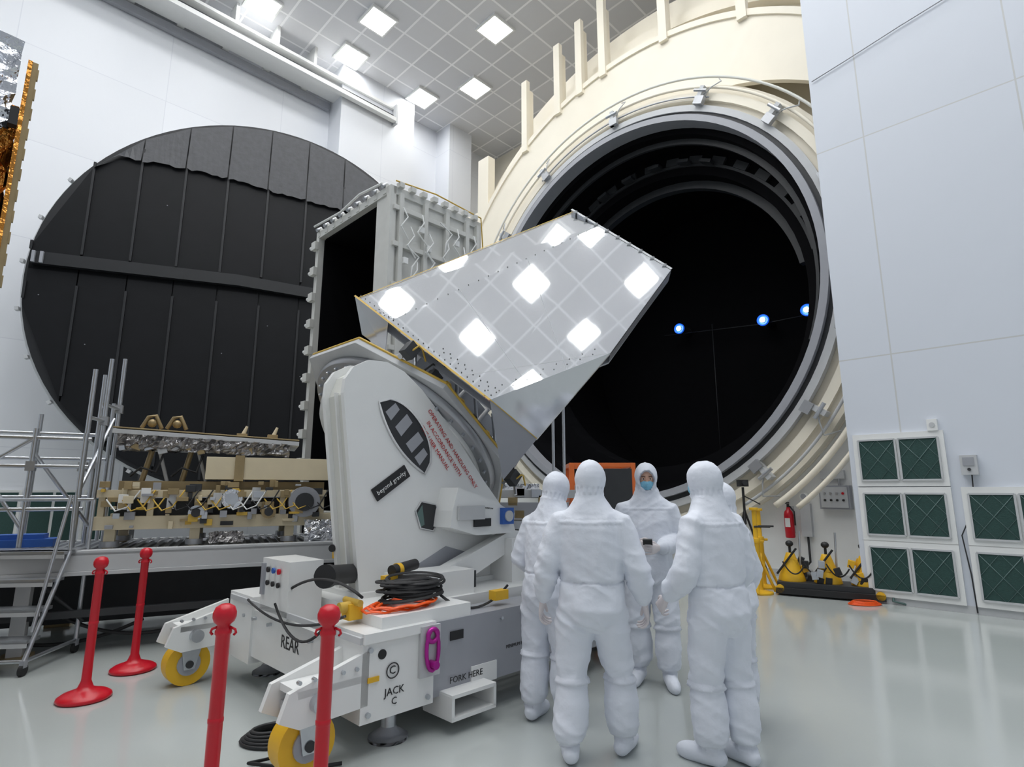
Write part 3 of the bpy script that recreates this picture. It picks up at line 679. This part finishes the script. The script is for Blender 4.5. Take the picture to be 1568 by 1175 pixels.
for q in range(9):
    p=P(.33,-.9+.22*q,-.95); b.tube([p,p+Vector((.06,-.05,.06)),p+Vector((.14,0,.05)),p+Vector((.2,.03,-.05))],.01,('tape','rub','tape')[q%3],6)
b.finish(bevel=.004)

# reflective sunshield
b=MB('reflective_sunshield_panel')
L=Vector((-1.59,5.49,3.53));T=Vector((.71,6.29,4.89));Rr=Vector((1.69,5.70,3.90));Mm=Vector((.904,5.08,2.836));Bm=Vector((-.19,4.80,2.356));Bo=Vector((.231,5.3,2.066))
nn=(T-L).cross(Bm-L).normalized()
if nn.y>0: nn=-nn
def lp_(A,B,t): return A.lerp(B,t)
def slab(pts,k,th=.03): b.prism(pts,[-c*th for c in nn],k)
L2=lp_(L,Bm,.28); T2=lp_(T,Rr,.30)
L3=lp_(L,Bm,.80); T3=lp_(T,Rr,.82)
fold=-nn*.05
slab([L+fold,T+fold,T2,L2],'silver'); slab([L2,T2,Rr,Mm,Bm],'silver')
b.prism([Bm,Mm,Bo],(nn*-.02),'silverb')
P7=Vector((-.085,5.4,1.69)); b.prism([Bm,Bo,P7],(0,.03,0),'greyp')
b.prism([L,L2,lp_(L,Bm,.22)+Vector((0,.25,-.30)),Vector((-1.55,5.68,3.18))],(0,.03,0),'silverb')
back=-nn*.42
b.prism([L+back*.4,T+back*.4,Rr+back*.3,Mm+back*.3,Bm+back*.3],(-nn*.02),'greyp')
for A,B in((T,Rr),(Rr,Mm),):
    b.add([A,B,B+back*.3,A+back*.4],[(0,1,2,3)],'silverb')
def strip(A,B,w,k,off=.004):
    dr=(B-A).normalized(); sd=dr.cross(nn).normalized()*w/2; o=nn*off
    b.add([A-sd+o,B-sd+o,B+sd+o,A+sd+o],[(0,1,2,3)],k)
strip(L,Bm,.02,'tape'); strip(Bm,Bo,.018,'tape',.012); strip(L,T,.010,'tape',-.04); strip(T,Rr,.03,'lgrey')
for t in (.3,.62): strip(lp_(L2,T2,t),lp_(Bm,Mm,t),.004,'lgrey',.003)
strip(L3,Mm,.003,'lgrey')
for i in range(26):
    p=lp_(L,Bm,(i+.5)/26)+(T-L).normalized()*.045; b.cyl(p,p+nn*.006,.006,'dark',n=8)
for i in range(22):
    p=lp_(L2,T2,(i+.5)/22); b.cyl(p-nn*.002,p+nn*.006,.005,'dark',n=6)
for i in range(9):
    p=lp_(T,Rr,(i+.5)/9); b.cyl(p-nn*.04,p+nn*.02,.012,'dark',n=8); b.box(p+nn*.01-(T-L).normalized()*.02,(.04,.02,.02),'lgrey')
for i in range(16):
    p=lp_(Bm,L,.02+.4*i/16)+(T-L).normalized()*(.1+.03*(i%2)); b.cyl(p,p+nn*.005,.006,'dark',n=8)
for i in range(18):
    p=lp_(Bm,Mm,i/18)+(L-Bm).normalized()*(.06+.05*(i%2)); b.cyl(p,p+nn*.005,.005,'dark',n=6)
b.finish()
b=MB('sunshield_support_truss')
for A,B in(((-.75,5.9,2.9),(-.4,6.0,3.55)),((-.3,6.3,2.9),(.2,6.1,3.9)),((-.1,6.1,2.7),(.7,5.75,3.4)),((-1.0,5.9,3.0),(-1.2,5.8,3.5))):
    b.cyl(A,B,.035,'lgrey'); b.box(A,(.12,.12,.08),'grey'); b.box(B,(.1,.1,.06),'grey')
b.finish()

# ------------------------------------------------------------ stanchions
def stanchion(x,y):
    b=MB('red_stanchion')
    b.lathe((x,y,0),[(0,0),(.17,0),(.185,.012),(.18,.03),(.15,.05),(.09,.07),(.055,.085),(.045,.11),(.034,.14),(.032,.3),(.032,.93),(.037,.935),(.037,.95),(.03,.96),(.028,.975),(.045,.99),(.052,1.01),(.052,1.03),(.042,1.055),(.02,1.068),(0,1.07)],'red',40)
    b.lathe((x,y,.55),[(.032,0),(.0345,.005),(.0345,.02),(.032,.025)],'red',32)
    for sx in(-1,1):
        b.tube([(x+sx*.03,y,.965),(x+sx*.055,y,.955),(x+sx*.06,y,.94),(x+sx*.05,y,.93)],.006,'red',8)
    return b.finish()
for x,y in((-3.33,4.80),(-3.42,5.52),(-1.36,2.85),(-.86,2.83)): stanchion(x,y)

# ------------------------------------------------------------ platform
g=Vector((.9,.436,0)).normalized(); G=Matrix.Translation((-2.1,7.0,0))@Matrix.Rotation(math.atan2(g.y,g.x),4,'Z')
b=MB('steel_work_platform',G)
b.bx((-5.5,0,.80),(.1,.12,.98),'lgrey'); b.bx((-5.5,-.02,.76),(.1,.10,.80),'lgrey'); b.bx((-5.5,0,.95),(.1,.14,1.0),'lgrey')
b.bx((-5.5,1.75,.80),(-.2,1.87,.98),'lgrey')
b.bx((-5.5,.1,.92),(.0,1.8,.96),'greyp')
for i in range(56):
    b.bx((-5.5+i*.1,.1,.96),(-5.5+i*.1+.045,1.8,.985),'steel')
for x in (-5.2,-2.9,-.2):
    for y in (.1,1.7):
        b.bx((x-.06,y-.06,0),(x+.06,y+.06,.8),'lgrey'); b.box((x,y,.02),(.25,.25,.04),'bronze'); 
    b.cyl((x,.15,.78),(x+.5,.15,.3),.02,'dark')
b.bx((-5.2,.05,.35),(-.2,.12,.42),'dark'); b.bx((-5.2,1.2,.1),(-.2,1.6,.75),'dark')
b.tube(hang((-2.6,.2,.35),(-1.2,.2,.30),.2),.02,'rub',6); b.tube(hang((-3.2,.25,.2),(-1.9,.3,.25),.15),.02,'rub',6)
b.finish(bevel=.004)

b=MB('scaffold_railing',G)
def pole(x,y,z0,z1,r=.024): b.cyl((x,y,z0),(x,y,z1),r,'steel',n=12)
for x,y,z1 in((-2.58,.9,3.15),(-2.66,.55,2.95),(-2.52,1.35,3.25),(-2.68,1.2,3.0),(-2.62,1.6,2.7),(-3.1,.5,2.25),(-3.7,.5,2.2),(-4.3,.5,2.2),(-3.3,1.4,2.5),(-3.9,1.4,2.4),(-2.62,.3,2.2)): pole(x,y,.985,z1)
for z_ in (2.15,1.85,1.40):
    b.cyl((-5.0,.5,z_),(-2.6,.5,z_),.022,'steel',n=10); b.cyl((-5.0,1.4,z_+.12),(-2.6,1.4,z_+.12),.022,'steel',n=10)
b.cyl((-4.3,.5,1.2),(-3.1,.5,2.15),.02,'steel',n=10); b.cyl((-3.1,.5,1.2),(-3.7,.5,2.1),.02,'steel',n=10); b.cyl((-3.1,.5,2.0),(-2.6,.9,1.2),.02,'steel',n=10)
b.cyl((-2.6,.9,2.6),(-2.52,1.35,2.6),.02,'steel',n=10); b.cyl((-2.66,.55,2.4),(-2.58,.9,2.4),.02,'steel',n=10); b.cyl((-2.66,.55,1.6),(-2.6,1.6,2.5),.018,'steel',n=10)
for x,y,z_ in((-2.58,.9,2.4),(-2.66,.55,1.85),(-2.52,1.35,2.6),(-3.1,.5,1.85),(-3.7,.5,2.15),(-2.68,1.2,1.9)): b.box((x,y,z_),(.08,.08,.1),'grey')
b.bx((-3.45,.65,1.0),(-2.85,.95,1.08),'blue'); b.bx((-3.4,.7,1.08),(-2.95,.9,1.13),'blue')
b.finish()

b=MB('instrument_bench_assembly',G)
zb=.985
for x in (-2.3,-1.5,-.5):
    for y in (.35,1.25): 
        b.bx((x-.05,y-.05,zb),(x+.05,y+.05,1.2),'creambeam'); b.cyl((x,y,1.0),(x,y,1.06),.09,'grey')
b.bx((-2.45,.25,1.18),(.05,.42,1.32),'creambeam'); b.bx((-2.45,1.2,1.18),(-.05,1.35,1.32),'creambeam')
b.bx((-2.45,.25,1.52),(-.1,.36,1.60),'creambeam'); b.bx((-2.45,.36,1.22),(-.1,1.3,1.28),'bronze'); b.bx((-2.3,.40,1.3),(-.1,1.3,1.5),'dark')
for x in [-2.4,-1.95,-1.5,-1.05,-.6,-.15]: b.bx((x-.03,.27,1.3),(x+.03,.35,1.54),'creambeam')
b.bx((-1.45,.30,1.72),(-.05,.6,1.98),'creambeam'); b.bx((-1.15,.27,1.70),(-1.05,.62,2.0),'bronze'); b.bx((-2.3,.5,1.6),(-.1,1.2,1.70),'bronze')
b.prism([(-2.40,.35,2.22),(-.45,.35,2.14),(-.40,1.45,2.14),(-2.30,1.45,2.24)],(0,0,.05),'lgrey')
b.prism([(-2.40,.35,2.28),(-.45,.35,2.20),(-.40,1.45,2.20),(-2.30,1.45,2.30)],(0,0,.015),'bronze')
b.crumple((-2.35,.40,2.06),(1.8,0,-.06),(0,-.05,.16),44,5,.03,'foild'); b.crumple((-2.3,.5,2.05),(1.7,.0,.0),(0,.6,.05),30,8,.03,'foild')
for q in range(14):
    x=-2.3+q*.13; b.box((x,.42,2.08+random.uniform(-.05,.04)),(random.uniform(.04,.12),.06,random.uniform(.04,.10)),random.choice(['foil','bronze','dark','steel','lgrey']),rotm('Y',random.uniform(-20,20)))
for x in (-2.1,-1.7): b.cyl((x,.6,1.7),(x+.1,.6,2.2),.03,'bronze'); b.cyl((x+.25,.6,1.7),(x+.1,.6,2.2),.02,'lgrey'); b.tube([(x-.1,.45,1.75),(x,.42,1.85),(x+.15,.42,1.8),(x+.2,.45,2.0)],.014,'rub',6)
for x in (-2.15,-1.9): b.tube([(x,.5,2.3),(x+.06,.5,2.43),(x+.13,.5,2.45),(x+.2,.5,2.3)],.022,'bronze',8); b.ell((x+.1,.5,2.36),(.05,.05,.05),'bronze',10)
for x in (-1.1,-.75): b.cyl((x,.6,2.24),(x+.05,.6,2.38),.03,'creambeam',r2=.015); b.box((x,.6,2.26),(.12,.1,.05),'bronze')
for x,y,z,r,k in((-1.15,.22,1.5,.11,'foil'),(-.36,.22,1.46,.18,'greyp'),(-1.5,.24,1.35,.08,'steel'),(-.75,.22,1.35,.08,'bronze')):
    b.cyl((x,y-.05,z),(x,y+.1,z),r,k,n=24); b.cyl((x,y-.07,z),(x,y-.04,z),r*.6,'dark' if k!='foil' else 'steel',n=20)
for x in (-2.2,-1.75,-1.3,-.9,-2.0): b.box((x,.2,1.46+random.uniform(-.1,.15)),(.09,.02,.16),'white' if x<-1.9 else 'lgrey',rotm('Z',10))
b.crumple((-1.35,.12,1.02),(.35,0,0),(0,.05,.12),14,5,.03,'foild'); b.crumple((-.35,.1,1.0),(.5,0,0),(0,.05,.25),12,6,.04,'foil')
for q in range(100):
    b.box((random.uniform(-2.4,-.2),random.uniform(.17,.30),random.uniform(1.2,1.68)),(random.uniform(.03,.14),random.uniform(.03,.08),random.uniform(.02,.09)),random.choice(['bronze','bronze','creambeam','greyp','steel','creambeam','dark','tape']))
for q in range(16):
    x=-2.35+q*.14; b.tube([(x,.2,1.5),(x+.1,.14,1.38),(x+.2,.16,1.42),(x+.3,.2,1.6)],.009,random.choice(['rub','white','tape']),6)
b.finish(bevel=.003)

b=MB('ground_support_cart')
b.bx((-.5,7.3,.0),(.7,8.2,.1),'dark'); 
for x in (-.45,.65):
    for y in (7.35,8.15): b.bx((x-.03,y-.03,.1),(x+.03,y+.03,1.55),'lgrey')
b.bx((-.6,7.2,1.5),(.8,8.3,1.6),'lgrey'); b.bx((-.5,7.15,1.25),(.7,7.2,1.45),'greyp'); b.bx((-.2,7.4,1.6),(.35,7.9,1.68),'foil')
b.bx((-.45,7.4,.15),(.65,8.1,1.2),'dark')
for q in range(14): b.box((random.uniform(-.5,.7),7.2,random.uniform(1.1,1.7)),(.12,.1,.1),random.choice(['bronze','steel','lgrey','dark']))
b.cyl((.55,7.6,1.6),(.55,7.6,2.9),.02,'steel'); b.cyl((.7,7.7,1.6),(.7,7.7,2.8),.02,'steel')
b.finish(bevel=.004)
b=MB('orange_access_cart')
for x in (.85,1.25,1.72):
    for y in (8.2,8.9): b.bx((x-.035,y-.035,0),(x+.035,y+.035,1.98),'orangep')
for z_ in (1.95,1.7,1.45,.4):
    b.bx((.85,8.17,z_-.03),(1.72,8.23,z_+.03),'orangep'); b.bx((.85,8.87,z_-.03),(1.72,8.93,z_+.03),'orangep')
    for x in (.85,1.72): b.bx((x-.03,8.2,z_-.03),(x+.03,8.9,z_+.03),'orangep')
b.bx((.8,8.15,.85),(1.78,8.95,.92),'dark'); b.bx((1.3,8.16,1.3),(1.7,8.3,1.9),'dark'); b.cyl((1.0,8.12,1.62),(1.0,8.2,1.62),.08,'white')
b.finish(bevel=.004)

b=MB('rolling_step_ladder',Matrix.Translation((-4.28,5.35,0))@Matrix.Rotation(math.radians(8),4,'Z'))
for x in (0,-.95):
    b.cyl((x,0,.12),(x,.45,1.0),.02,'steel'); b.cyl((x,.75,.12),(x,.75,1.0),.02,'steel'); b.cyl((x,.45,1.0),(x,.42,1.55),.018,'steel'); b.cyl((x,.75,1.0),(x,.75,1.5),.018,'steel'); b.cyl((x,0,.12),(x,.75,.12),.018,'steel'); b.cyl((x,.05,.35),(x,.35,1.55),.016,'steel')
    for y in (.0,.75): b.cyl((x-.015,y,.05),(x+.015,y,.05),.05,'rub'); b.box((x,y,.10),(.04,.05,.06),'greyp')
for i,z_ in enumerate((.28,.52,.76,1.0)):
    b.bx((-.95,.05+.12*i-.05,z_-.015),(0,.05+.12*i+.13,z_+.015),'steel'); b.bx((-.95,.05+.12*i-.05,z_-.05),(0,.05+.12*i-.04,z_),'lgrey')
b.bx((-.95,.42,.985),(0,.8,1.015),'steel'); b.cyl((-.95,.75,1.5),(0,.75,1.5),.018,'steel'); b.cyl((-.95,.0,.12),(0,.0,.12),.018,'steel'); b.box((-.9,.3,1.45),(.12,.1,.12),'yellow')
b.finish()

# foil-wrapped spacecraft at left edge
b=MB('foil_wrapped_spacecraft',Matrix.Translation((-4.16,4.4,0))@Matrix.Rotation(math.radians(43.6),4,'Z'))
b.bx((-.05,0,.6),(0,.9,5.28),'bronze'); b.bx((-.07,-.01,.6),(-.04,.0,5.28),'gold')
for i in range(24): b.box((.004,.01,.8+i*.19),(.012,.03,.10),'bronze')
b.crumple((-1.3,.15,.6),(1.22,0,0),(0,0,4.3),14,34,.05,'gold'); b.crumple((-.10,.1,.6),(0,.8,0),(0,0,4.1),8,34,.05,'gold')
b.bx((-1.3,.25,.6),(-.12,.9,4.9),'bronze'); b.bx((-1.3,.1,4.62),(-.16,.8,5.45),'foil'); b.crumple((-1.3,.05,4.62),(1.18,0,0),(0,0,.85),14,10,.03,'foil')
b.bx((-1.2,.1,.0),(-.2,.8,.6),'lgrey'); b.box((-.1,.02,4.72),(.06,.08,.16),'rub')
b.finish()

b=MB('door_1'); 
b.bx((-3.2,WL-.08,0),(-1.,WL,3.4),'lgrey'); b.bx((-3.0,WL-.12,.1),(-2.15,WL-.06,3.2),'white'); b.bx((-2.05,WL-.12,.1),(-1.2,WL-.06,3.2),'white')
b.bx((-2.9,WL-.14,1.5),(-2.3,WL-.1,3.0),'glass'); b.bx((-1.95,WL-.14,1.5),(-1.35,WL-.1,3.0),'glass'); room_finish(b)
b=MB('filter_vent_4')  # row of dark air vent panels low on the left wall
for k_ in range(4):
    x=-.6+k_*1.1; b.bx((x,WL-.06,.3),(x+1.0,WL,1.6),'white'); b.bx((x+.06,WL-.08,.36),(x+.48,WL-.05,1.54),'vent'); b.bx((x+.54,WL-.08,.36),(x+.94,WL-.05,1.54),'vent')
room_finish(b)

b=MB('fire_extinguisher',R45)
x,y=11.47,4.09
b.lathe((x,y,.72),[(0,0),(.075,0),(.085,.02),(.085,.42),(.07,.48),(.035,.52),(.03,.56)],'red',24); b.cyl((x,y,1.27),(x,y,1.34),.025,'rub'); b.box((x-.03,y,1.36),(.14,.03,.03),'rub')
b.tube([(x,y-.03,1.3),(x-.02,y-.11,1.2),(x-.02,y-.11,.95)],.014,'rub',8); b.bx((x+.08,y-.06,.8),(x+.12,y+.06,1.3),'lgrey'); b.box((x-.086,y,1.0),(.005,.09,.16),'white')
b.finish()
b=MB('wall_control_box'); b.bx((11.45,3.02,1.26),(11.62,3.52,1.68),'greyp'); b.bx((11.43,3.05,1.29),(11.45,3.49,1.65),'lgrey')
for q in range(4): b.cyl((11.41,3.12+.1*q,1.42),(11.43,3.12+.1*q,1.42),.02,'rub'); b.cyl((11.41,3.12+.1*q,1.54),(11.43,3.12+.1*q,1.54),.022,'red' if q==0 else 'steel')
b.bx((11.54,3.1,1.80),(11.62,3.5,1.95),'lgrey'); b.cyl((11.56,3.2,1.68),(11.56,3.2,1.82),.02,'grey'); room_finish(b)
b=MB('wall_gauge_panel'); b.bx((11.52,3.72,.75),(11.62,3.9,1.35),'lgrey'); b.cyl((11.5,3.81,1.48),(11.6,3.81,1.48),.07,'white'); b.cyl((11.49,3.81,1.48),(11.5,3.81,1.48),.05,'greyp'); b.tube([(11.56,3.81,.75),(11.56,3.81,.3),(11.5,3.95,.12)],.02,'rub'); room_finish(b)

b=MB('camera_tripod')
c=Vector((4.15,10.4,0)); 
for t in (0,2.1,4.2): b.cyl(c+Vector((.38*math.cos(t),.38*math.sin(t),0)),c+Vector((0,0,1.25)),.018,'rub')
b.cyl(c+Vector((0,0,1.0)),c+Vector((0,0,1.65)),.022,'rub'); b.box(c+Vector((0,0,1.72)),(.16,.14,.12),'rub'); b.cyl(c+Vector((0,-.12,1.72)),c+Vector((0,-.06,1.72)),.04,'dark'); b.cyl(c+Vector((0,0,1.5)),c+Vector((.25,-.1,1.35)),.01,'rub')
b.finish()

def jackstand(x,y,h):
    b=MB('yellow_jack_stand')
    b.lathe((x,y,0),[(0,0),(.2,0),(.2,.03),(.06,.06),(.05,.1),(.05,h*.6),(.06,h*.6),(.06,h*.66),(.035,h*.66),(.035,h),(.07,h),(.07,h+.04),(0,h+.04)],'yellow',20)
    for t in (0,2.1,4.2): b.cyl((x+.25*math.cos(t),y+.25*math.sin(t),.03),(x,y,h*.5),.022,'yellow')
    b.cyl((x-.12,y,h*.62),(x+.12,y,h*.62),.02,'yellow'); b.cyl((x-.03,y-.03,h*.8),(x+.2,y-.1,h*.8),.015,'rub')
    return b.finish(bevel=.002)
jackstand(3.90,9.40,1.28); jackstand(4.20,9.95,1.25); jackstand(3.60,10.2,.5)
b=MB('hoist_equipment_skid',Matrix.Translation((4.86,9.15,0))@Matrix.Rotation(math.radians(-30),4,'Z'))
b.bx((-.72,-.3,.03),(.72,.35,.12),'rub'); b.bx((-.7,-.25,.12),(.68,.3,.2),'dark')
for x in (-.5,0.,.5):
    b.lathe((x,0,.2),[(0,0),(.2,0),(.18,.08),(.08,.36),(.06,.42),(0,.42)],'yellow',20); b.cyl((x,0,.55),(x,0,.78),.02,'rub'); b.ell((x,0,.76),(.06,.06,.05),'rub',10); b.cyl((x-.2,-.12,.3),(x+.1,-.12,.7),.016,'rub'); b.cyl((x+.12,.05,.2),(x+.15,.05,.95),.015,'steel')
for q in range(3): b.tube([(.6+.12*math.cos(t*pi/8),.1,.42+.12*math.sin(t*pi/8)) for t in range(16)],.015,'yellow',6,True)
for x in (-.66,.66): b.cyl((x,-.3,.1),(x,.3,.1),.06,'yellow')
for q in range(26): b.box((random.uniform(-.65,.65),random.uniform(-.25,.2),random.uniform(.2,.55)),(.09,.09,.11),random.choice(['yellow','rub','dark','rub','steel']),rotm('Y',random.uniform(-30,30)))
for q in range(4): b.tube(hang((-.6+.3*q,-.2,.5),(-.3+.3*q,-.25,.45),.15),.012,'rub',6)
b.tube([(.7,-.1,.4),(.85,-.2,.3),(.8,-.3,.05),(.95,-.3,.02)],.02,'ventx',6)
b.finish(bevel=.004)
b=MB('red_hose_coil')
for q in range(4): b.tube([(5.0+(.22-.02*q)*math.cos(t*pi/12),8.50+(.12-.01*q)*math.sin(t*pi/12),.012+.012*q) for t in range(24)],.010,'orange',6,True)
b.finish()
b=MB('black_cable_coil')
for q in range(5): b.tube([(-1.55+(.2-.02*q)*math.cos(t*pi/12),4.05+(.14-.012*q)*math.sin(t*pi/12+q*.1),.014+.016*q) for t in range(24)],.012,'rub',6,True)
b.tube([(-1.4,4.0,.02),(-1.3,3.85,.02),(-1.55,3.7,.02),(-1.2,3.62,.02),(-1.0,3.7,.02)],.011,'rub',6)
b.finish()

# ------------------------------------------------------------ world & camera
wd_=bpy.data.worlds.new('World'); sc.world=wd_; wd_.use_nodes=True
bg=wd_.node_tree.nodes['Background']; bg.inputs[0].default_value=(.84,.91,1,1); bg.inputs[1].default_value=.42
cd=bpy.data.cameras.new('camera'); cd.lens=20.0; cd.sensor_width=36; cd.clip_end=200
co=bpy.data.objects.new('camera',cd); sc.collection.objects.link(co); co.location=(0,0,1.6)
co.rotation_euler=(math.radians(90+10.6),0,0); sc.camera=co
